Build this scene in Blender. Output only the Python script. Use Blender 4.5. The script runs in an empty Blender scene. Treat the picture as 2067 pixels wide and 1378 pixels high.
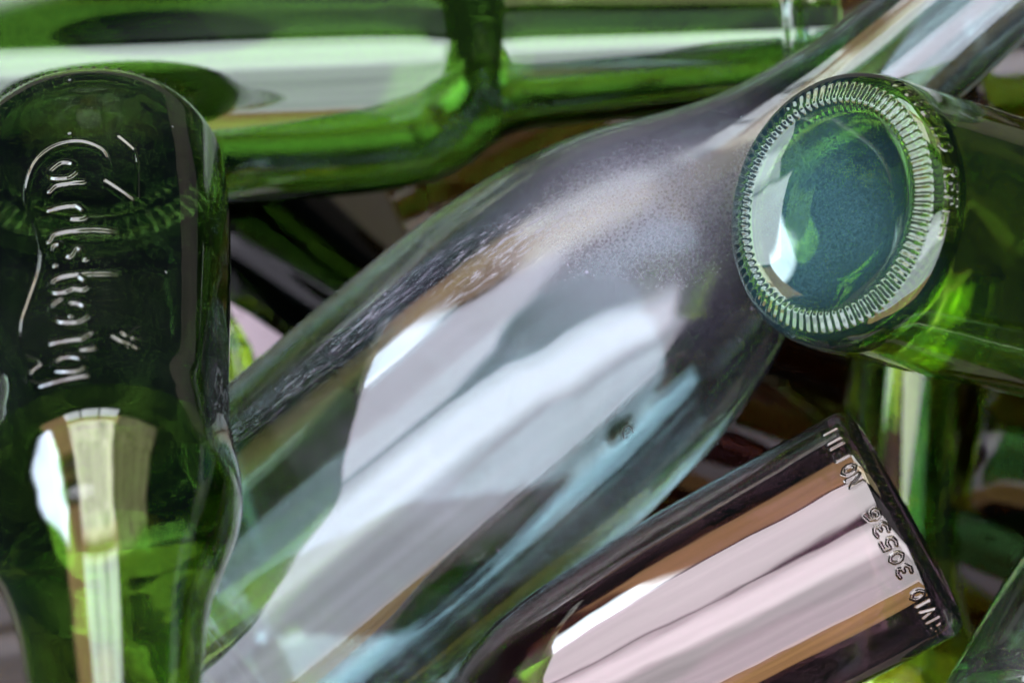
import bpy, math, random
import numpy as np
from mathutils import Matrix, Vector

random.seed(7); np.random.seed(7)
sc = bpy.context.scene

# ------------------------------------------------------------------ camera
CAM_H, PX = 0.9, 0.11e-3            # camera height over the pile's top, metres per photo pixel at z = 0
cam_d = bpy.data.cameras.new('camera'); cam = bpy.data.objects.new('camera', cam_d)
sc.collection.objects.link(cam); sc.camera = cam
cam.location = (0, 0, CAM_H)
cam_d.sensor_width = 36.0
cam_d.lens = 36.0 * CAM_H / (2067 * PX)
cam_d.clip_start = 0.01; cam_d.clip_end = 50
cam_d.dof.use_dof = True; cam_d.dof.focus_distance = CAM_H - 0.012; cam_d.dof.aperture_fstop = 9.5

# ------------------------------------------------------------------ room light
w = bpy.data.worlds.new('World'); sc.world = w; w.use_nodes = True
bg = w.node_tree.nodes['Background']; bg.inputs['Color'].default_value = (0.42, 0.68, 0.74, 1); bg.inputs['Strength'].default_value = 0.07

def area(name, loc, target, sx, sy, radiance, color, soft=.06, amp=.25, freq=2.0, streak=1.0):
    l = bpy.data.lights.new(name, 'AREA'); l.shape = 'RECTANGLE'; l.size = sx; l.size_y = sy
    l.energy = radiance * math.pi * sx * sy; l.color = color
    # the light falls off towards its edges and is a little patchy
    l.use_nodes = True; nt = l.node_tree; em = nt.nodes['Emission']; L = nt.links.new
    def m(op, a, b, c=None):
        n = nt.nodes.new('ShaderNodeMath'); n.operation = op
        for k, v in enumerate((a, b, c)):
            if v is None: continue
            if isinstance(v, (int, float)): n.inputs[k].default_value = v
            else: L(v, n.inputs[k])
        return n.outputs[0]
    g = nt.nodes.new('ShaderNodeNewGeometry'); sp = nt.nodes.new('ShaderNodeSeparateXYZ'); L(g.outputs['Parametric'], sp.inputs[0])
    fac = None
    for ax, size in ((0, sx), (1, sy)):
        u = sp.outputs[ax]
        e = m('MULTIPLY', m('MINIMUM', u, m('SUBTRACT', 1.0, u)), size)
        r = nt.nodes.new('ShaderNodeMapRange'); r.interpolation_type = 'SMOOTHSTEP'; L(e, r.inputs['Value'])
        r.inputs['From Min'].default_value = 0.0; r.inputs['From Max'].default_value = min(soft, size*.4)
        fac = r.outputs[0] if fac is None else m('MULTIPLY', fac, r.outputs[0])
    cb = nt.nodes.new('ShaderNodeCombineXYZ'); L(m('MULTIPLY', sp.outputs[0], sx/streak), cb.inputs[0]); L(m('MULTIPLY', sp.outputs[1], sy*streak), cb.inputs[1]); cb.inputs[2].default_value = sx*3.1
    no = nt.nodes.new('ShaderNodeTexNoise'); no.inputs['Scale'].default_value = freq; no.inputs['Detail'].default_value = 4.0; L(cb.outputs[0], no.inputs['Vector'])
    fac = m('MULTIPLY', fac, m('MULTIPLY_ADD', m('SUBTRACT', no.outputs['Fac'], .5), amp*4, 1.0))
    L(m('MAXIMUM', fac, 0.0), em.inputs['Strength'])
    o = bpy.data.objects.new(name, l); sc.collection.objects.link(o)
    o.location = loc
    d = Vector(target) - Vector(loc)
    o.rotation_euler = d.to_track_quat('-Z', 'Y').to_euler()
    return o
def panel(name, x0, x1, y0, y1, z, radiance, color, **kw):     # a level ceiling light
    return area(name, ((x0+x1)/2, (y0+y1)/2, z), ((x0+x1)/2, (y0+y1)/2, 0), x1-x0, y1-y0, radiance, color, **kw)
LILAC = (0.88, 0.855, 1.0); WARM = (1.0, 0.60, 0.33)
panel('ceiling_light', -1.6, 1.6, -1.58, 0.24, 1.25, 6.2, LILAC, soft=.05, streak=2.2, amp=.18)
panel('ceiling_light_near', -1.3, 1.4, -0.44, 0.23, 1.249, 6.0, LILAC, soft=.24, streak=2.0, amp=.15)
panel('ceiling_light_left', -2.3, -0.33, 0.19, 1.74, 1.251, 9.4, LILAC, soft=.12, streak=1.8, amp=.10)
panel('ceiling_fill_far', -0.27, 1.4, 0.25, 1.3, 1.253, 0.6, LILAC, soft=.1)  # added dim fill panel that softens the dark wedge on the clear bottle
panel('ceiling_light_warm', -1.8, 1.8, -3.4, -1.40, 1.252, 3.6, (1.0, 0.62, 0.28), soft=.25, amp=.3)
def wall(name, x0, x1, z0, z1, rad, col, y=1.75, **kw):
    area(name, ((x0+x1)/2, y, (z0+z1)/2), ((x0+x1)/2, 0.0, (z0+z1)/2), x1-x0, z1-z0, rad, col, **kw)
wall('wall_light', -1.02, 0.24, 0.66, 1.46, 8.6, (1.0, 0.94, 0.82), soft=.14, amp=.4, freq=4.0)
wall('wall_light_side', -1.8, -0.84, 0.10, 1.30, 3.0, WARM, y=1.77, soft=.16, amp=.3)
wall('wall_light_dim', -0.05, 1.4, 0.40, 1.40, 2.0, (0.85, 0.78, 0.45), y=1.76, soft=.2, amp=.5, freq=5.0)
wall('wall_light_warm', -1.0, 0.30, 0.50, 0.86, 2.6, WARM, y=1.78, soft=.06)
for k in range(3):
    wall('far_window_light', -0.97 + .39*k, -0.59 + .39*k, 0.14, 0.60, 8.5, (0.88, 0.94, 1.0), soft=.03)
area('window_light', (-1.17, 0.83, 0.60), (0.0, 0.0, 0.0), 0.76, 0.46, 25, (0.68, 0.82, 1.0), soft=.12, amp=.3)

sc.view_settings.view_transform = 'Standard'; sc.view_settings.look = 'None'
sc.view_settings.exposure = 0.0; sc.view_settings.gamma = 1.0
cy = sc.cycles
cy.max_bounces = 13; cy.transmission_bounces = 13; cy.glossy_bounces = 8; cy.diffuse_bounces = 2; cy.transparent_max_bounces = 16
cy.caustics_reflective = False; cy.caustics_refractive = False
cy.sample_clamp_indirect = 8.0; cy.blur_glossy = 0.0
cy.use_denoising = True; cy.use_adaptive_sampling = True; cy.adaptive_threshold = 0.03

# ------------------------------------------------------------------ materials
def new_mat(name):
    m = bpy.data.materials.new(name); m.use_nodes = True
    nt = m.node_tree; nt.nodes.clear()
    return m, nt, nt.nodes.new('ShaderNodeOutputMaterial')
def N(nt, kind, **kw):
    n = nt.nodes.new(kind)
    for k, v in kw.items():
        if k in n.inputs: n.inputs[k].default_value = v
        else: setattr(n, k, v)
    return n
def glass(name, color, rough=0.0, dust=0.0, dust_color=(0.8, 0.8, 0.86), ripple=0.05, ior=1.60, seed=0.0, blobs=(), specks=.10, tint=(1, 1, 1), frost=0.0):
    m, nt, out = new_mat(name); L = nt.links.new
    tc = N(nt, 'ShaderNodeTexCoord')
    p = N(nt, 'ShaderNodeBsdfPrincipled'); p.inputs['Base Color'].default_value = (*color, 1)
    p.inputs['Transmission Weight'].default_value = 1; p.inputs['IOR'].default_value = ior
    p.inputs['Roughness'].default_value = rough; p.inputs['Specular Tint'].default_value = (*tint, 1)
    # fine unevenness of moulded glass, drawn out along the bottle
    if ripple > 0:
        mp = N(nt, 'ShaderNodeMapping'); mp.inputs['Scale'].default_value = (1, 1, 0.25); mp.inputs['Location'].default_value = (seed, seed*.7, 0)
        L(tc.outputs['Object'], mp.inputs['Vector'])
        n0 = N(nt, 'ShaderNodeTexNoise', Scale=300.0, Detail=1.0); L(mp.outputs[0], n0.inputs['Vector'])
        b = N(nt, 'ShaderNodeBump', Strength=ripple*.5, Distance=0.0008); L(n0.outputs['Fac'], b.inputs['Height'])
        L(b.outputs[0], p.inputs['Normal'])
    surf = p.outputs[0]
    def math_n(op, a, b_, clamp=False):
        n = N(nt, 'ShaderNodeMath', operation=op, use_clamp=clamp)
        for k_, v in enumerate((a, b_)):
            if isinstance(v, (int, float)): n.inputs[k_].default_value = v
            else: L(v, n.inputs[k_])
        return n.outputs[0]
    def rng_n(v, lo, hi, smooth=True):
        r = N(nt, 'ShaderNodeMapRange'); r.interpolation_type = 'SMOOTHSTEP' if smooth else 'LINEAR'
        L(v, r.inputs['Value']); r.inputs['From Min'].default_value = lo; r.inputs['From Max'].default_value = hi
        return r.outputs[0]
    if dust > 0 or blobs:
        cloud = N(nt, 'ShaderNodeTexNoise', Scale=30.0, Detail=4.0, Roughness=0.6); L(tc.outputs['Object'], cloud.inputs['Vector'])
        grain = N(nt, 'ShaderNodeTexNoise', Scale=1500.0, Detail=3.0, Roughness=0.75); L(tc.outputs['Object'], grain.inputs['Vector'])
        mp2 = N(nt, 'ShaderNodeMapping'); mp2.inputs['Scale'].default_value = (1, 1, 0.13); mp2.inputs['Rotation'].default_value = (.35, .3, 0)
        L(tc.outputs['Object'], mp2.inputs['Vector'])
        fib = N(nt, 'ShaderNodeTexNoise', Scale=1300.0, Detail=3.0, Roughness=0.6); L(mp2.outputs[0], fib.inputs['Vector'])
        gr = math_n('ADD', .45, math_n('MULTIPLY', rng_n(grain.outputs['Fac'], .30, .72), .55)); fb = rng_n(fib.outputs['Fac'], .46, .72)
        total = math_n('MULTIPLY', math_n('MULTIPLY', rng_n(cloud.outputs['Fac'], .40, .70), gr), dust)
        haze_ = None
        for (c, sc_, st, fibrous) in blobs:
            su = N(nt, 'ShaderNodeVectorMath', operation='SUBTRACT'); L(tc.outputs['Object'], su.inputs[0]); su.inputs[1].default_value = c
            dv = N(nt, 'ShaderNodeVectorMath', operation='DIVIDE'); L(su.outputs[0], dv.inputs[0]); dv.inputs[1].default_value = sc_
            ln = N(nt, 'ShaderNodeVectorMath', operation='LENGTH'); L(dv.outputs[0], ln.inputs[0])
            wob_ = math_n('ADD', ln.outputs['Value'], math_n('MULTIPLY', cloud.outputs['Fac'], 0.9))
            mk = math_n('MULTIPLY', math_n('SUBTRACT', 1.0, rng_n(wob_, .55, 1.45)), fb if fibrous else gr)
            total = math_n('ADD', total, math_n('MULTIPLY', mk, st)); haze_ = math_n('ADD', haze_, mk) if haze_ is not None else mk
        vo = N(nt, 'ShaderNodeTexVoronoi', Scale=230.0); L(tc.outputs['Object'], vo.inputs['Vector'])
        wn = N(nt, 'ShaderNodeSeparateColor'); L(vo.outputs['Color'], wn.inputs[0])
        sp = math_n('MULTIPLY', math_n('LESS_THAN', vo.outputs['Distance'], math_n('MULTIPLY', wn.outputs[1], .10)), math_n('GREATER_THAN', wn.outputs[0], .84))
        total = math_n('ADD', total, math_n('MULTIPLY', sp, specks), True)
        if frost: L(math_n('ADD', rough, math_n('MULTIPLY', haze_, frost), True), p.inputs['Roughness'])
        df = N(nt, 'ShaderNodeBsdfDiffuse'); df.inputs['Color'].default_value = (*dust_color, 1)
        mx = N(nt, 'ShaderNodeMixShader'); L(total, mx.inputs[0]); L(surf, mx.inputs[1]); L(df.outputs[0], mx.inputs[2])
        surf = mx.outputs[0]
    L(surf, out.inputs['Surface'])
    return m
INNER = glass('inner_glass_surface', (1, 1, 1), rough=0.0, ripple=0.0, ior=1.52)
INNER_THIN = glass('inner_clear_surface', (1, 1, 1), rough=0.0, ripple=0.0, ior=1.33)
INNER_BACK = glass('inner_dull_surface', (1, 1, 1), rough=0.0, ripple=0.0, ior=1.2)

# ------------------------------------------------------------------ bottle builder
def world(px, py, z):
    s = (CAM_H - z) / CAM_H * PX
    return Vector(((px - 1033.5) * s, -(py - 689) * s, z))

def smooth_profile(pts, step_fn):
    """pts (t, r) in mm from base outwards -> densely sampled smooth profile (Catmull-Rom)."""
    P = np.array(pts, float)
    seg = np.hypot(*np.diff(P, axis=0).T); u = np.concatenate([[0], np.cumsum(seg)])
    # monotone-ish tangents
    m = np.zeros_like(P)
    d = np.diff(P, axis=0) / seg[:, None]
    m[0] = d[0]; m[-1] = d[-1]
    for i in range(1, len(P)-1):
        for c in (0, 1):
            a, b = d[i-1, c], d[i, c]
            m[i, c] = 0 if a*b <= 0 else 2*a*b/(a+b)
    uu = [0.0]
    while uu[-1] < u[-1]:
        t = np.interp(uu[-1], u, P[:, 0]); uu.append(uu[-1] + step_fn(t, uu[-1]))
    uu[-1] = u[-1]; uu = np.array(uu)
    i = np.clip(np.searchsorted(u, uu, side='right') - 1, 0, len(P) - 2)
    h = seg[i]; x = (uu - u[i]) / h; x = x[:, None]; h = h[:, None]
    h00 = 2*x**3-3*x**2+1; h10 = x**3-2*x**2+x; h01 = -2*x**3+3*x**2; h11 = x**3-x**2
    return h00*P[i] + h10*h*m[i] + h01*P[i+1] + h11*h*m[i+1]

def seg_dist(S, T, strokes):
    """distance in mm from points to a set of polylines"""
    best = np.full(S.shape, 1e9)
    for line in strokes:
        for (x0, y0), (x1, y1) in zip(line[:-1], line[1:]):
            m = (S > min(x0, x1)-1.6) & (S < max(x0, x1)+1.6) & (T > min(y0, y1)-1.6) & (T < max(y0, y1)+1.6)
            if not m.any(): continue
            dx, dy = x1-x0, y1-y0; q = dx*dx+dy*dy + 1e-12
            f = np.clip(((S[m]-x0)*dx + (T[m]-y0)*dy)/q, 0, 1)
            best[m] = np.minimum(best[m], np.hypot(S[m]-x0-f*dx, T[m]-y0-f*dy))
    return best

def mesh_from_grid(name, V, Nn, quads, mat_idx, mats, parent):
    used, inv = np.unique(quads.ravel(), return_inverse=True)
    q = inv.reshape(-1, 4)
    me = bpy.data.meshes.new(name)
    v = V[used]
    me.vertices.add(len(v)); me.vertices.foreach_set('co', v.astype(np.float32).ravel())
    # quads that touch the axis have two equal corners: make them triangles
    faces_l, starts, tot = [], [], []
    deg = np.linalg.norm(v[q[:, 0]] - v[q[:, 1]], axis=1) < 1e-9
    deg2 = np.linalg.norm(v[q[:, 2]] - v[q[:, 3]], axis=1) < 1e-9
    loops = []; counts = np.where(deg | deg2, 3, 4)
    for f, a, b in zip(q.tolist(), deg.tolist(), deg2.tolist()):
        if a: loops += [f[0], f[2], f[3]]
        elif b: loops += [f[0], f[1], f[2]]
        else: loops += f
    me.loops.add(len(loops)); me.loops.foreach_set('vertex_index', np.array(loops, np.int32))
    me.polygons.add(len(q))
    me.polygons.foreach_set('loop_start', np.concatenate([[0], np.cumsum(counts)[:-1]]).astype(np.int32))
    me.polygons.foreach_set('loop_total', counts.astype(np.int32))
    me.polygons.foreach_set('material_index', np.array(mat_idx, np.int32))
    me.polygons.foreach_set('use_smooth', np.ones(len(q), bool))
    for m in mats: me.materials.append(m)
    me.update(calc_edges=True); me.validate()
    me.normals_split_custom_set_from_vertices(Nn[used].astype(np.float32).tolist())
    o = bpy.data.objects.new(name, me); sc.collection.objects.link(o); o.parent = parent
    return o

def grid_normals(P, flip=False):
    du = np.gradient(P, axis=0)
    Pn = np.concatenate([P[:, -2:-1], P, P[:, 1:2]], axis=1)   # columns close on themselves (last == first)
    dv = Pn[:, 2:] - Pn[:, :-2]
    n = np.cross(dv, du); l = np.linalg.norm(n, axis=2, keepdims=True)
    bad = l[..., 0] < 1e-14
    n = n / np.maximum(l, 1e-20)
    for i in np.where(bad.any(axis=1))[0]:
        j = 1 if i == 0 else i - 1 if i == P.shape[0] - 1 else i + 1
        a = n[j].mean(axis=0); a = np.array([0, 0, math.copysign(1, a[2])]); n[i] = a
    return -n if flip else n

def bottle(name, label, cat, base, axis, body_profile, mats, splits, wall=2.8, punt=9.0, knurl=None, letters=(), ntheta=160,
           dense=(), group=None, step=1.6, wob=0.12, noise_seed=0):
    """body_profile: (t, r) mm from the contact ring to the mouth. splits: t where shoulder, neck and lip begin.
    letters: list of (part name, s0, s1, t0, t1, strokes, half width, height) on the outside."""
    root = bpy.data.objects.new(name, None); sc.collection.objects.link(root)
    root.empty_display_size = 0.02
    A = Vector(axis).normalized(); U = (Vector((0, 0, 1)) - A * A.z)
    U = U.normalized() if U.length > 1e-3 else Vector((1, 0, 0))
    V = A.cross(U)
    root.matrix_world = Matrix(((U.x, V.x, A.x, base[0]), (U.y, V.y, A.y, base[1]), (U.z, V.z, A.z, base[2]), (0, 0, 0, 1)))
    root['label'] = label; root['category'] = cat
    if group: root['group'] = group
    rc = body_profile[0][1]                                   # contact ring radius
    pr = rc - 2.6
    pre = [(punt, 0.0), (punt*.96, pr*.30), (punt*.80, pr*.62), (punt*.45, pr*.86), (punt*.12, pr*.98), (-.6, rc - 1.6)] if punt > 3 else \
          [(punt, 0.0), (punt*.94, pr*.25), (punt*.75, pr*.5), (punt*.44, pr*.75), (punt*.19, pr*.9), (-.1, pr), (-.5, rc - 1.6)]
    def fine(t, u):
        for L in letters:
            if L[3] <= t <= L[4]: return 0.19
        if knurl and -2 < t < 5: return 0.30
        return step
    outer = smooth_profile(pre + list(body_profile), fine)
    # angles
    cuts = [0.0, 2*math.pi]; sect = []
    rb = max(r for t, r in body_profile)
    for (s0, s1, cnt) in dense:
        sect.append((s0 / rb, s1 / rb, cnt))
    base_th = np.linspace(-math.pi, math.pi, ntheta + 1)
    for a, b, c in sect:
        base_th = np.concatenate([base_th[(base_th < a - 1e-4) | (base_th > b + 1e-4)], np.linspace(a, b, c)])
    th = np.sort(base_th)
    T = outer[:, 0][:, None] * np.ones_like(th); R = outer[:, 1][:, None] * np.ones_like(th); TH = np.ones_like(outer[:, :1]) * th
    # outward normal of the profile
    du = np.gradient(outer, axis=0); nl = np.hypot(du[:, 0], du[:, 1]) + 1e-12
    nt_, nr_ = -du[:, 1] / nl, du[:, 0] / nl                     # (t, r) components, outwards
    D = np.zeros_like(T)
    rng = np.random.RandomState(noise_seed)
    onbody = np.clip((outer[:, 0] - 6) / 10, 0, 1)[:, None]
    for _ in range(6):                                          # slow waviness of the wall, mm
        kf = rng.randint(1, 7); kt = rng.uniform(.01, .09)
        D += wob * .4 * onbody * np.sin(kf*TH + rng.uniform(0, 6)) * np.sin(kt*T + rng.uniform(0, 6)) / max(1, kf*.6)
    iring = np.argmax(outer[:, 1] >= rc - .05) if True else 0
    if knurl:
        n_k, amp, lo, hi = knurl
        sarc = np.concatenate([[0], np.cumsum(np.hypot(*np.diff(outer, axis=0).T))]); s_r = sarc - sarc[iring]
        win = np.clip((s_r - lo) / 1.2, 0, 1) * np.clip((hi - s_r) / 1.2, 0, 1); win = win*win*(3-2*win)
        c = .5 + .5*np.cos(n_k*TH); D += amp * win[:, None] * (c**1.6 - .35)
    S = TH * R
    patches = []
    for L in letters:
        pn, s0, s1, t0, t1, strokes, hw, hh = L
        ii = np.where((outer[:, 0] >= t0) & (outer[:, 0] <= t1) & (np.arange(len(outer)) > iring))[0]
        jj = np.where((th >= s0/rb) & (th <= s1/rb))[0]
        i0, i1, j0, j1 = ii[0], ii[-1], jj[0], jj[-1]
        blk = (slice(i0, i1+1), slice(j0, j1+1))
        top = 0
        for hw_, group_ in (strokes if isinstance(strokes, dict) else {hw: strokes}).items():
            d = seg_dist(TH[blk]*rb, T[blk], group_)
            e = np.clip((hw_ + .3 - d) / .6, 0, 1); top = np.maximum(top, e*e*(3-2*e))
        D[blk] += hh * top
        patches.append((pn, i0, i1, j0, j1))
    TT = T + D * nt_[:, None]; RR = np.maximum(R + D * nr_[:, None], 0)
    P = np.stack([RR*np.cos(TH), RR*np.sin(TH), TT], -1) * 1e-3
    Pn = grid_normals(P)
    # make sure normals point outwards
    mid = P.shape[0] // 2
    if (Pn[mid, :, 0]*np.cos(th) + Pn[mid, :, 1]*np.sin(th)).mean() < 0: Pn = -Pn; flip = True
    else: flip = False
    # inner wall
    tl = body_profile[-1][0]
    ip = []
    for t, r in reversed(body_profile):
        if t <= 9 + wall: break
        ww = wall if t < splits[1] else wall + .4
        ip.append((t, r - ww))
    ip[0] = (tl, body_profile[-1][1] - 0.6 if False else ip[0][1])
    fr = ip[-1][1]
    fl = max(punt, 2) + 3.5
    ip += [(max(fl*.45, wall+3.0), fr - 1.2), (max(fl*.42, wall+2.0), fr*.86), (fl*.75, fr*.6), (fl*.97, fr*.28), (fl, 0.0)]
    rim = [(tl + .0, body_profile[-1][1]), (tl + .9, body_profile[-1][1] - 1.1), (tl + .9, ip[0][1] + 1.0), (tl, ip[0][1])]
    inner = np.concatenate([smooth_profile(rim, lambda t, u: .4)[:-1], smooth_profile(ip, lambda t, u: step*1.3)])
    thi = np.linspace(-math.pi, math.pi, 129)
    # use same angles at the rim join only visually; the mouth is out of frame or tiny
    Pi = np.stack([inner[:, 1][:, None]*np.cos(thi), inner[:, 1][:, None]*np.sin(thi), inner[:, 0][:, None]*np.ones_like(thi)], -1) * 1e-3
    Pin = grid_normals(Pi)
    k = len(inner) // 2
    if (Pin[k, :, 0]*np.cos(thi) + Pin[k, :, 1]*np.sin(thi)).mean() > 0: Pin = -Pin; iflip = True
    else: iflip = False
    no, ni = P.shape[1], Pi.shape[1]
    Vall = np.concatenate([P.reshape(-1, 3), Pi.reshape(-1, 3)]); Nall = np.concatenate([Pn.reshape(-1, 3), Pin.reshape(-1, 3)])
    def quads(rows, cols, n, off, fl):
        i, j = np.meshgrid(rows, cols, indexing='ij'); i = i.ravel(); j = j.ravel()
        a = off + i*n + j; q = np.stack([a, a+1, a+n+1, a+n], 1)
        return q
    Qo = quads(np.arange(P.shape[0]-1), np.arange(no-1), no, 0, flip).reshape(P.shape[0]-1, no-1, 4)
    # face winding must agree with the outward normals
    a, b, c = Vall[Qo[mid, 0, 0]], Vall[Qo[mid, 0, 1]], Vall[Qo[mid, 0, 3]]
    if np.dot(np.cross(b-a, c-a), Nall[Qo[mid, 0, 0]]) < 0: Qo = Qo[..., [1, 0, 3, 2]]
    Qi = quads(np.arange(Pi.shape[0]-1), np.arange(ni-1), ni, P.shape[0]*no, iflip).reshape(Pi.shape[0]-1, ni-1, 4)
    a, b, c = Vall[Qi[k, 0, 0]], Vall[Qi[k, 0, 1]], Vall[Qi[k, 0, 3]]
    if np.dot(np.cross(b-a, c-a), Nall[Qi[k, 0, 0]]) < 0: Qi = Qi[..., [1, 0, 3, 2]]
    tmid = .5*(outer[1:, 0] + outer[:-1, 0]); order = np.arange(len(tmid))
    region = np.where((order < iring) | (tmid < 8.0), 0, np.where(tmid < splits[0], 1, np.where(tmid < splits[1], 2, np.where(tmid < splits[2], 3, 4))))
    timid = .5*(inner[1:, 0] + inner[:-1, 0]); ro = np.arange(len(timid))
    iregion = np.where(timid < 13.0, 0, np.where(timid < splits[0], 1, np.where(timid < splits[1], 2, np.where(timid < splits[2], 3, 4))))
    iregion = np.where((ro > len(ro)//2) & (timid < fl + .1), 0, iregion)
    mask = np.ones(Qo.shape[:2], bool)
    for pn, i0, i1, j0, j1 in patches:
        mask[i0:i1, j0:j1] = False
        q = Qo[i0:i1, j0:j1].reshape(-1, 4)
        mesh_from_grid(pn, Vall, Nall, q, np.zeros(len(q)), [mats['body']], root)
    for ridx, pname in enumerate(('base', 'body', 'shoulder', 'neck', 'lip')):
        ro_ = (region == ridx)[:, None] & mask
        qo = Qo[ro_]; qi = Qi[iregion == ridx].reshape(-1, 4)
        if len(qo) + len(qi) == 0: continue
        q = np.concatenate([qo, qi])
        mi = np.concatenate([np.zeros(len(qo)), np.ones(len(qi))])
        mesh_from_grid(pname, Vall, Nall, q, mi, [mats.get(pname, mats['body']), mats.get('inner', INNER)], root)
    return root

# ------------------------------------------------------------------ ground
def ground():
    m, nt, out = new_mat('worn_cream_floor'); L = nt.links.new
    tc = N(nt, 'ShaderNodeTexCoord'); p = N(nt, 'ShaderNodeBsdfPrincipled'); p.inputs['Roughness'].default_value = .8
    n = N(nt, 'ShaderNodeTexNoise', Scale=9.0, Detail=8.0, Roughness=.65); L(tc.outputs['Object'], n.inputs['Vector'])
    cr = N(nt, 'ShaderNodeValToRGB'); L(n.outputs['Fac'], cr.inputs[0])
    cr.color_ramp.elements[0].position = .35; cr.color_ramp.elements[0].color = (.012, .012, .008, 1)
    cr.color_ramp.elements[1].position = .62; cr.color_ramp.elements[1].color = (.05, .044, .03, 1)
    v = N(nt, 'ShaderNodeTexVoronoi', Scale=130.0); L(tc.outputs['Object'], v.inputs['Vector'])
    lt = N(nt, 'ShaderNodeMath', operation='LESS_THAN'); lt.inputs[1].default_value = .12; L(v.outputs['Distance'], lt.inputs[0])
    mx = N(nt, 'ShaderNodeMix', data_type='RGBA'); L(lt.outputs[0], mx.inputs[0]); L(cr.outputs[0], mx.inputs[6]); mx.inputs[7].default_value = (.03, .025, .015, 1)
    col = mx.outputs[2]
    L(col, p.inputs['Base Color'])
    b = N(nt, 'ShaderNodeBump', Strength=.3, Distance=.002); L(n.outputs['Fac'], b.inputs['Height']); L(b.outputs[0], p.inputs['Normal'])
    L(p.outputs[0], out.inputs[0])
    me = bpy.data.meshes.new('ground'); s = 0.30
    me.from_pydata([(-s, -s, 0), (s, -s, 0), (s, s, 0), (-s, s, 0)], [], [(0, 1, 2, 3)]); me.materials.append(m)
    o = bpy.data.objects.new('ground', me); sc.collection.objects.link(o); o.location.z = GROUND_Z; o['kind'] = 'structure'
GROUND_Z = -0.19
ground()

# ------------------------------------------------------------------ glass colours
def gm(name, body, base=None, **kw):
    d = {'body': glass(name, body, **kw)}
    if kw.get('ior', 1.6) < 1.46: d['inner'] = INNER_BACK
    if base: d['base'] = glass(name + '_thick', base, **kw)
    return d
G_CLEAR = gm('pale_aqua_glass', (.37, .545, .54), (.32, .50, .47), dust=.035, ripple=.05, ior=1.52, specks=.14, dust_color=(.72, .70, .90), rough=.045, frost=.38,
             blobs=[((.033, -.014, .1655), (.042, .042, .048), .085, False), ((.0285, -.033, .0835), (.0075, .0075, .07), .15, True), ((.035, -.028, .1355), (.012, .012, .03), .10, True), ((.022, .004, .1975), (.02, .02, .03), .04, False)])
G_CLEAR['inner'] = INNER_THIN
G_DEEP = gm('deep_green_glass', (.022, .056, .009), (.020, .052, .007), dust=.003, ripple=.05, seed=1)
G_DEEP['shoulder'] = G_DEEP['neck'] = glass('deep_green_lit_glass', (.17, .38, .022), ripple=.05, seed=1)  # brighter copy of the green; light through shoulder and neck put into its colour
G_GREEN = gm('green_glass', (.40, .70, .07), (.11, .30, .03), ripple=.04, seed=2)
G_GREEN['base'] = glass('green_glass_scuffed_base', (.10, .26, .02), dust=.0, dust_color=(.20, .52, .60), tint=(.86, 1, .88), ripple=.03, seed=2,  # dust in the punt, with bluish window light put into its colour
                        blobs=[((-.004, .002, .003), (.038, .038, .02), .085, False)], specks=.12)
G_TOP = gm('bottle_green_glass', (.09, .25, .022), tint=(.90, 1, .94), ripple=0.0, seed=3)
G_PURPLE = gm('smoky_plum_glass', (.12, .06, .085), (.06, .04, .06), ripple=.12, seed=4, ior=1.68, tint=(1, .94, .83))
G_BRIGHT = gm('bright_green_glass', (.50, .84, .06), ripple=0.0, seed=5, ior=1.5)
G_AMBER = gm('amber_glass', (.10, .028, .008), ripple=0.0, seed=6, ior=1.2)
G_OLIVE = gm('olive_glass', (.36, .36, .05), ripple=0.0, seed=7, ior=1.24)
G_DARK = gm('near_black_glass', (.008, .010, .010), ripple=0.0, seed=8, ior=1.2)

# ------------------------------------------------------------------ raised writing
FONT = {  # single strokes on a unit cell, x along the reading direction, y up
 'N': [[(0,0),(0,1),(1,0),(1,1)]], 'O': [[(.5,0),(.12,.2),(0,.5),(.12,.8),(.5,1),(.88,.8),(1,.5),(.88,.2),(.5,0)]],
 'F': [[(0,0),(0,1),(1,1)],[(0,.52),(.8,.52)]], 'I': [[(.5,0),(.5,1)]], 'L': [[(0,1),(0,0),(.9,0)]],
 'R': [[(0,0),(0,1),(.75,1),(1,.76),(.75,.5),(0,.5)],[(.5,.5),(1,0)]], 'E': [[(1,0),(0,0),(0,1),(1,1)],[(0,.52),(.8,.52)]],
 'V': [[(0,1),(.5,0),(1,1)]], 'S': [[(0,.1),(.5,0),(1,.2),(.9,.45),(.1,.58),(0,.8),(.5,1),(1,.9)]],
 '0': [[(.5,0),(.1,.2),(0,.5),(.1,.8),(.5,1),(.9,.8),(1,.5),(.9,.2),(.5,0)]],
 '3': [[(0,.95),(.5,1),(.95,.85),(.85,.58),(.4,.52),(.85,.46),(1,.2),(.55,0),(0,.06)]],
 '5': [[(.95,1),(.1,1),(.05,.55),(.6,.6),(1,.4),(.85,.08),(.4,0),(0,.06)]],
 '6': [[(.9,1),(.25,.85),(0,.4),(.15,.06),(.6,0),(1,.2),(.95,.45),(.5,.55),(.05,.35)]],
 '8': [[(.5,.53),(.08,.72),(.2,.95),(.5,1),(.8,.95),(.92,.72),(.5,.53),(0,.3),(.12,.05),(.5,0),(.88,.05),(1,.3),(.5,.53)]],
}
def text_strokes(items, t_mid, height, width):
    out = []
    for ch, sx in items:
        for line in FONT[ch]:
            out.append([(sx + (x-.5)*width, t_mid + (y-.5)*height) for x, y in line])
    return out
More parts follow.
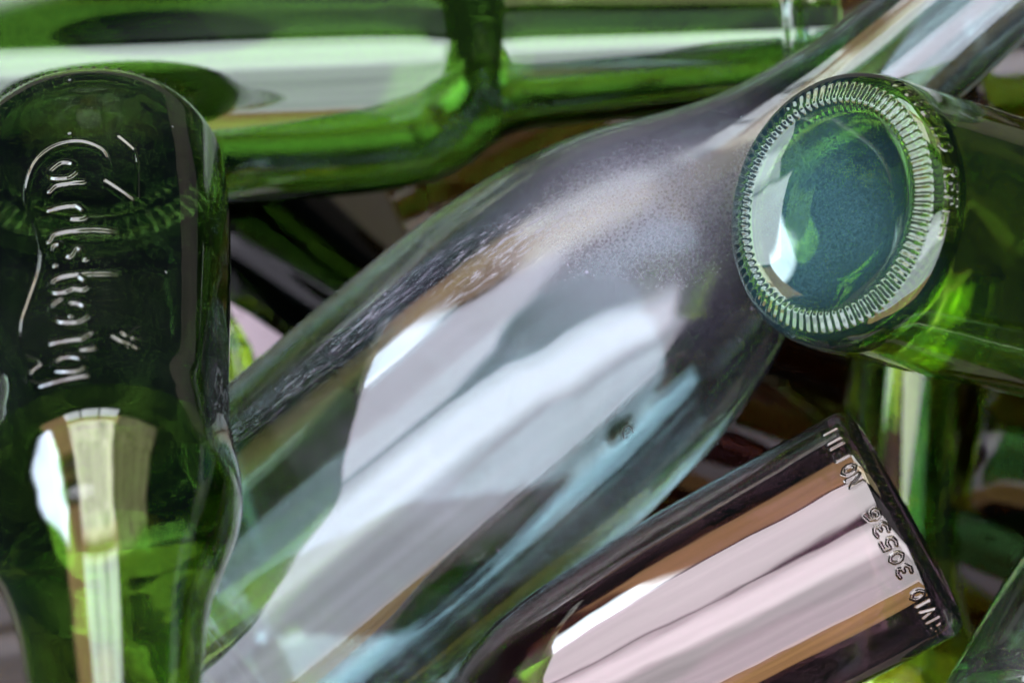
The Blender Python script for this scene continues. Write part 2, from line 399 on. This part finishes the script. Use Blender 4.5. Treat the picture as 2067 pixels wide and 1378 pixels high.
def curve_through(p, n=5):
    q = [p[0]] + list(p) + [p[-1]]; out = []
    for a_, b_, c_, d_ in zip(q, q[1:], q[2:], q[3:]):
        for k in range(n):
            u = k/n
            out.append(tuple(.5*(2*b_[m] + (c_[m]-a_[m])*u + (2*a_[m]-5*b_[m]+4*c_[m]-d_[m])*u*u + (-a_[m]+3*b_[m]-3*c_[m]+d_[m])*u**3) for m in (0, 1)))
    return out + [p[-1]]
SCRIPT = [  # the script name read along the bottle, (s, t) in mm
 [(-7.6,44.1),(-8.7,39.6),(-7.8,34.9),(-4.9,32.2),(-1.1,30.8),(4.0,31.3),(8.2,34.2),(10.6,39.4),(11.2,44.8),(10.3,49.4),(9.4,53.1),(8.5,59.1),(8.4,63.1),(9.5,68.9),(12.7,76.4),(14.8,81.2),(15.3,87.8),(13.7,92.1),(10.2,95.8)],
 [(-0.8,41.1),(-0.7,38.3),(1.9,37.0),(4.2,38.2),(5.1,39.4),(4.2,41.2),(1.0,42.3),(-0.8,41.1)], [(-2.6,44.2),(1.0,44.0),(3.8,44.0),(5.2,45.2)],
 [(-1.3,51.4),(2.4,51.0),(5.6,51.1)], [(-1.1,51.5),(-2.6,53.5),(-2.3,55.5),(0.1,55.3)],
 [(-9.4,59.7),(-5.7,59.3),(-1.9,59.1),(3.2,58.8),(5.2,59.1),(6.1,60.6)],
 [(5.0,68.3),(6.0,65.4),(5.5,62.4),(3.7,62.2),(2.5,64.1),(1.4,66.6),(-0.1,64.5),(-1.5,65.3),(-2.3,68.2)],
 [(-9.3,72.7),(-5.9,72.7),(-1.5,72.5),(2.5,72.2),(5.2,72.5),(6.4,73.9),(5.7,76.1),(3.1,76.9),(0.9,76.4),(-1.6,77.1),(-2.3,75.2),(-0.9,73.2)],
 [(2.0,84.7),(2.5,81.2),(0.6,80.8),(-1.7,82.5),(-2.0,85.3),(0.5,86.6),(4.3,85.5),(6.5,83.1),(6.4,80.1),(4.3,78.8)],
 [(-0.3,92.0),(3.1,91.7),(7.0,91.3)], [(-0.3,92.1),(-2.3,90.8),(-3.6,91.3),(-3.5,95.3),(-0.5,95.6)],
 [(5.5,101.1),(6.2,98.7),(4.6,97.1),(1.6,97.6),(-0.8,99.3),(-0.9,101.4),(1.2,102.6),(5.5,101.1)],
 [(-1.4,104.6),(2.3,104.6),(6.3,104.5),(10.3,103.9),(12.7,100.9),(12.3,98.1),(10.0,96.9)],
 [(-11.0,29.4),(-14.4,33.0),(-15.0,37.4),(-14.9,40.7),(-14.8,48.5),(-13.9,49.2),(-7.8,44.2)],
 [(-7.8,91.8),(-9.8,93.4),(-11.5,94.0),(-13.5,95.2)], [(-10.1,90.5),(-11.6,91.5),(-14.2,88.4),(-12.5,92.0),(-14.6,92.1),(-11.5,95.0)]]

SCRIPT = [curve_through(l) if i not in (13,) else l for i, l in enumerate(SCRIPT)]
# ------------------------------------------------------------------ the bottles
def along(p0, p1): return (p1 - p0)
# 1 clear champagne-shaped bottle lying across the middle
K1 = (CAM_H + .048) / CAM_H * .11
def c1(t): return world(811.5 + .766*t, 966.7 - .643*t, -.048 + t*4e-6)
prof = [(0, 36), (1.5, 40), (5, 43), (10, 44.6)] + [((t + 690)*K1, r*K1) for t, r in
        ((-500, 375), (0, 375), (200, 375), (330, 373), (430, 365), (541, 351), (650, 326), (752, 291), (850, 243), (937, 203), (1020, 175), (1097, 158), (1213, 142), (1340, 137), (1600, 128), (1720, 124), (1724, 136), (1800, 136), (1804, 126), (1850, 124))]
CLEAR_PROF = prof
bottle('wine_bottle', 'large clear glass bottle with sloping shoulders and dusty haze, lying diagonally across the middle', 'bottle',
       c1(-690), c1(1000) - c1(-690), prof, G_CLEAR, (1070*K1, 1840*K1, 2405*K1), wall=3.8, punt=22, ntheta=200, wob=.05,
       letters=[('embossed_mark', 50, 58, 51.5, 77.5, [[(53, 54.5), (56, 54.5)], [(53, 58.5), (53, 61.5), (57, 59.5)], [(53, 64.5), (53, 67.5), (54.6, 67.5), (54.6, 64.9), (56.6, 64.9), (56.6, 67.5)], [(53, 69.5), (56, 69.5), (56, 71.5), (53, 71.5)], [(53.4, 74), (56, 74)]], .2, .25)], dense=[(49.9, 58.1, 48)])
# 2 green bottle, neck towards the camera, at the left
tau = math.radians(48)
bottle('beer_bottle', 'dark green bottle at the left with raised script lettering down its side', 'bottle',
       world(184, 318, -.03), (.105, -math.cos(tau), math.sin(tau)),
       [(0, 24), (.8, 26), (4, 28.9), (9, 30.5), (20, 30.6), (34, 30.2), (50, 29.3), (66, 28.3), (80, 27.5), (92, 27.1), (104, 28.0), (112, 28.5), (116, 28.4), (121, 27.3), (130, 24.4), (140, 21.2), (150, 19.2), (165, 17.5), (196, 14.3), (197, 15.6), (203, 15.6), (204, 13.8), (214, 13.5)],
       G_DEEP, (108, 146, 195), wall=2.6, punt=6, knurl=(62, .75, -2.6, 6.0), ntheta=372, noise_seed=2,
       letters=[('embossed_lettering', -16.5, 16.8, 27.5, 106.5, {.25: [SCRIPT[0], SCRIPT[-2], SCRIPT[-1], SCRIPT[-3]], .60: SCRIPT[1:-3]}, 0, .30)], dense=[(-16.6, 16.9, 200)])
# 3 green bottle, base towards the camera, at the right
a = math.radians(44); az = math.radians(-12)
bottle('beer_bottle', 'green bottle at the right with its ribbed round base facing the camera', 'bottle',
       world(1671, 417, .020), (math.sin(a)*math.cos(az), math.sin(a)*math.sin(az), -math.cos(a)),
       [(0, 25.5), (.5, 27), (2, 29), (5, 30.5), (9, 31), (60, 31), (130, 31), (145, 28), (165, 20), (180, 16), (215, 13.6), (216, 14.8), (222, 14.8), (223, 13.4), (232, 13.2)],
       G_GREEN, (132, 178, 214), wall=2.8, punt=4, knurl=(82, .6, -3.6, 2.8), ntheta=656, noise_seed=3,
       letters=[('embossed_lettering', -42, 3, 2.4, 6.6, text_strokes([('0', -39.6), ('8', -35.2), ('6', -31.4), ('8', -27.9), ('N', -22.5), ('O', -18.5), ('R', -12.5), ('E', -9.2), ('F', -6.0), ('I', -3.6), ('L', -1.9), ('L', .9)], 4.4, 2.9, 1.9), .22, .32)], dense=[(-42.1, 3.1, 260)])
# 4 plum-coloured bottle, base at the right edge
p0 = world(1829, 1045, .0); p1 = world(854, 1573, -.012)
bottle('stubby_bottle', 'dark plum brown bottle at the lower right with raised numerals round its base', 'bottle',
       p0, p1 - p0,
       [(0, 24.4), (.5, 26.2), (1.5, 27.4), (3.2, 28), (40, 27.7), (55, 27.3), (68, 26.4), (81, 25.2), (90, 23.8), (96, 22), (102, 19.6), (108, 16.8), (115, 15.2), (125, 14.4), (150, 13.5), (151, 14.6), (157, 14.6), (158, 13.4), (166, 13.2)],
       G_PURPLE, (74, 114, 149), wall=2.8, punt=5, knurl=(60, .5, -2.0, 3.0), ntheta=360, noise_seed=4,
       letters=[('embossed_lettering', -29, 36, 2.6, 7.4, text_strokes([('S', -26.8), ('I', -23.3), ('V', -20.2), ('I', -17.3), ('O', -14.2), ('3', -7.5), ('0', -4.1), ('5', -.7), ('3', 2.8), ('6', 6.2), ('N', 15.1), ('O', 18.2), ('F', 22.8), ('I', 26.0), ('L', 29.0), ('L', 33)], 5.0, 3.1, 2.1), .26, .40)], dense=[(-29.1, 36.1, 380)])
# 5 green wine bottle across the top
K5 = .1205
p0 = world(-1000, 164.5, -.088); p1 = world(1600, 70, -.088)
bottle('wine_bottle', 'dark green bottle lying level along the top edge behind the others', 'bottle',
       p0, p1 - p0,
       [(0, 30), (2, 33), (5, 35), (10, 35.6)] + [((x + 1000)*K5, r*K5) for x, r in ((400, 296), (600, 295), (752, 289), (854, 277), (915, 257), (959, 230), (993, 204), (1023, 186), (1074, 174), (1176, 166), (1350, 152), (1500, 143), (1584, 139), (1588, 150), (1612, 150), (1616, 137), (1630, 140), (1690, 139))],
       G_TOP, (1750*K5, 2060*K5, 2580*K5), wall=3.0, punt=20, noise_seed=5)
WINE = [(0, 30), (2, 33), (6, 35.5), (12, 36), (90, 36), (165, 36), (185, 33.5), (198, 27), (208, 20), (220, 16.5), (240, 15.2), (280, 14.3), (281, 15.6), (288, 15.6), (289, 14.2), (298, 14)]
BEER = [(0, 24), (1, 26.5), (4, 29), (9, 30.3), (60, 30.3), (120, 30.3), (134, 28), (152, 20.5), (166, 16.5), (205, 13.6), (206, 14.8), (212, 14.8), (213, 13.4), (222, 13.2)]
def laid(name, label, prof, mats, q0, q1, from_mouth=False, scale=1.0, **kw):
    """lay a bottle with its base (or its mouth) at q0, pointing to q1; q = (px, py, z)"""
    pr = [(t*scale, r*scale) for t, r in prof]
    s0, s1 = world(*q0), world(*q1); d = (s1 - s0).normalized()
    Lm = pr[-1][0] * 1e-3
    if from_mouth: b, ax = s0 + d*Lm, -d
    else: b, ax = s0, d
    sp = (170, 215, 279) if prof is WINE else (124, 162, 204)
    return bottle(name, label, 'bottle', b, ax, pr, mats, tuple(x*scale for x in sp), ntheta=128, step=2.0, **kw)
laid('wine_bottle', 'bright green bottle neck running straight down the gap below the ribbed base', WINE, G_BRIGHT, (1836, 520, -.10), (1790, 1400, -.115), True, punt=18, noise_seed=6)
laid('beer_bottle', 'brown amber bottle deep in the gap between the clear bottle and the plum one', BEER, G_AMBER, (1180, 760, -.14), (2067, 1120, -.145), noise_seed=7, punt=5)
laid('beer_bottle', 'olive green bottle at the right edge under the ribbed bottle', BEER, G_OLIVE, (1880, 860, -.135), (2300, 960, -.15), noise_seed=8, punt=5)
laid('beer_bottle', 'green bottle cut off by the lower right corner', BEER, gm('corner_green_glass', (.16, .50, .14), dust=.04, seed=9), (2120, 1560, -.01), (2420, 1010, -.06), noise_seed=9, punt=6)
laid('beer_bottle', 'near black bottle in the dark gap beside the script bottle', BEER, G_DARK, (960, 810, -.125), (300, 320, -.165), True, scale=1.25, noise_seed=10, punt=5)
laid('wine_bottle', 'light green bottle lying underneath the clear bottle at its lower left', WINE, G_BRIGHT, (440, 560, -.145), (600, 1400, -.14), True, noise_seed=11, punt=18)
laid('beer_bottle', 'brown bottle showing between the level green bottle and the clear shoulder', BEER, gm('brown_glass', (.28, .15, .03), seed=10, ior=1.22), (820, 460, -.15), (1300, 230, -.15), True, noise_seed=12, punt=5)
laid('beer_bottle', 'brown olive bottle in the upper right corner behind the clear neck', BEER, gm('brown_olive_glass', (.34, .24, .05), seed=11, ior=1.35), (1900, 150, -.15), (2400, 30, -.15), noise_seed=13, punt=5)
laid('beer_bottle', 'brown bottle showing as a sliver in the lower left corner', BEER, gm('umber_glass', (.14, .09, .03), seed=12, ior=1.25), (-500, 1380, -.15), (300, 1250, -.15), noise_seed=14, punt=5)

def pale_reflection():  # flat pale patch added in place of a bright reflection on a bottle
    m, nt, out = new_mat('pinkish_reflection'); p = N(nt, 'ShaderNodeBsdfPrincipled'); p.inputs['Roughness'].default_value = .8
    tc = N(nt, 'ShaderNodeTexCoord'); v = N(nt, 'ShaderNodeTexNoise', Scale=260.0, Detail=3.0); nt.links.new(tc.outputs['Object'], v.inputs['Vector'])
    cr = N(nt, 'ShaderNodeValToRGB'); nt.links.new(v.outputs['Fac'], cr.inputs[0])
    cr.color_ramp.elements[0].position = .30; cr.color_ramp.elements[0].color = (.25, .18, .17, 1)
    cr.color_ramp.elements[1].position = .40; cr.color_ramp.elements[1].color = (.50, .41, .44, 1)
    nt.links.new(cr.outputs[0], p.inputs['Base Color']); nt.links.new(p.outputs[0], out.inputs[0])
    c = world(520, 680, -.122)
    q = [world(x, y, -.122) - c for x, y in ((452, 606), (500, 632), (585, 690), (560, 738), (524, 762), (508, 700))]
    n = len(q); V = [tuple(a) for a in q] + [(a.x, a.y, a.z - .0006) for a in q]
    F = [tuple(range(n))[::-1], tuple(range(n, 2*n))] + [(i, (i+1) % n, n + (i+1) % n, n + i) for i in range(n)]
    me = bpy.data.meshes.new('reflection_patch'); me.from_pydata(V, [], F); me.materials.append(m); me.update()
    o = bpy.data.objects.new('reflection_patch', me); sc.collection.objects.link(o); o.location = c
    o['label'] = 'small pinkish white patch standing in for a reflection in the gap left of the clear bottle'; o['category'] = 'paper scrap'
pale_reflection()

def lint(label, pts, rad):
    m = bpy.data.materials.get('white_lint')
    if not m:
        m, nt, out = new_mat('white_lint'); p = N(nt, 'ShaderNodeBsdfPrincipled'); p.inputs['Base Color'].default_value = (.75, .73, .75, 1); p.inputs['Roughness'].default_value = .9
        nt.links.new(p.outputs[0], out.inputs[0])
    P = [world(x, y, z) for x, y, z in pts]; c = P[0].copy(); P = [p_ - c for p_ in P]
    V, F = [], []
    for i, p_ in enumerate(P):
        t = (P[min(i+1, len(P)-1)] - P[max(i-1, 0)]).normalized(); a_ = t.cross(Vector((0, 0, 1))).normalized(); b_ = t.cross(a_)
        rr = rad * (.6 if i in (0, len(P)-1) else 1)
        V += [tuple(p_ + rr*(a_*math.cos(k*math.pi/3) + b_*math.sin(k*math.pi/3))) for k in range(6)]
    for i in range(len(P)-1): F += [(i*6+k, i*6+(k+1) % 6, (i+1)*6+(k+1) % 6, (i+1)*6+k) for k in range(6)]
    F += [tuple(range(6))[::-1], tuple(range(len(V)-6, len(V)))]
    me = bpy.data.meshes.new('lint_fibre'); me.from_pydata(V, [], F); me.materials.append(m); me.update()
    o = bpy.data.objects.new('lint_fibre', me); sc.collection.objects.link(o); o.location = c
    o['label'] = label; o['category'] = 'lint'; o['group'] = 'lint on the clear bottle'
def on_clear(x, y):
    t_ = .766*x - .643*y; v = (.643*x + .766*y - 1262) * K1
    r_ = float(np.interp((t_ + 690)*K1, [q_[0] for q_ in CLEAR_PROF], [q_[1] for q_ in CLEAR_PROF]))
    return (x, y, c1(t_).z + (math.sqrt(max(r_*r_ - v*v, 4)) + .25)*1e-3)
lint('wavy white lint thread on the clear bottle near the script bottle', [on_clear(*q_) for q_ in ((610, 684), (603, 692), (598, 694), (592, 702), (583, 706), (577, 713), (574, 720))], .00018)
lint('tiny hooked white lint curl on the lower side of the clear bottle', [on_clear(*q_) for q_ in ((1259, 884), (1256, 872), (1260, 862), (1268, 858), (1275, 862), (1277, 870))], .00015)
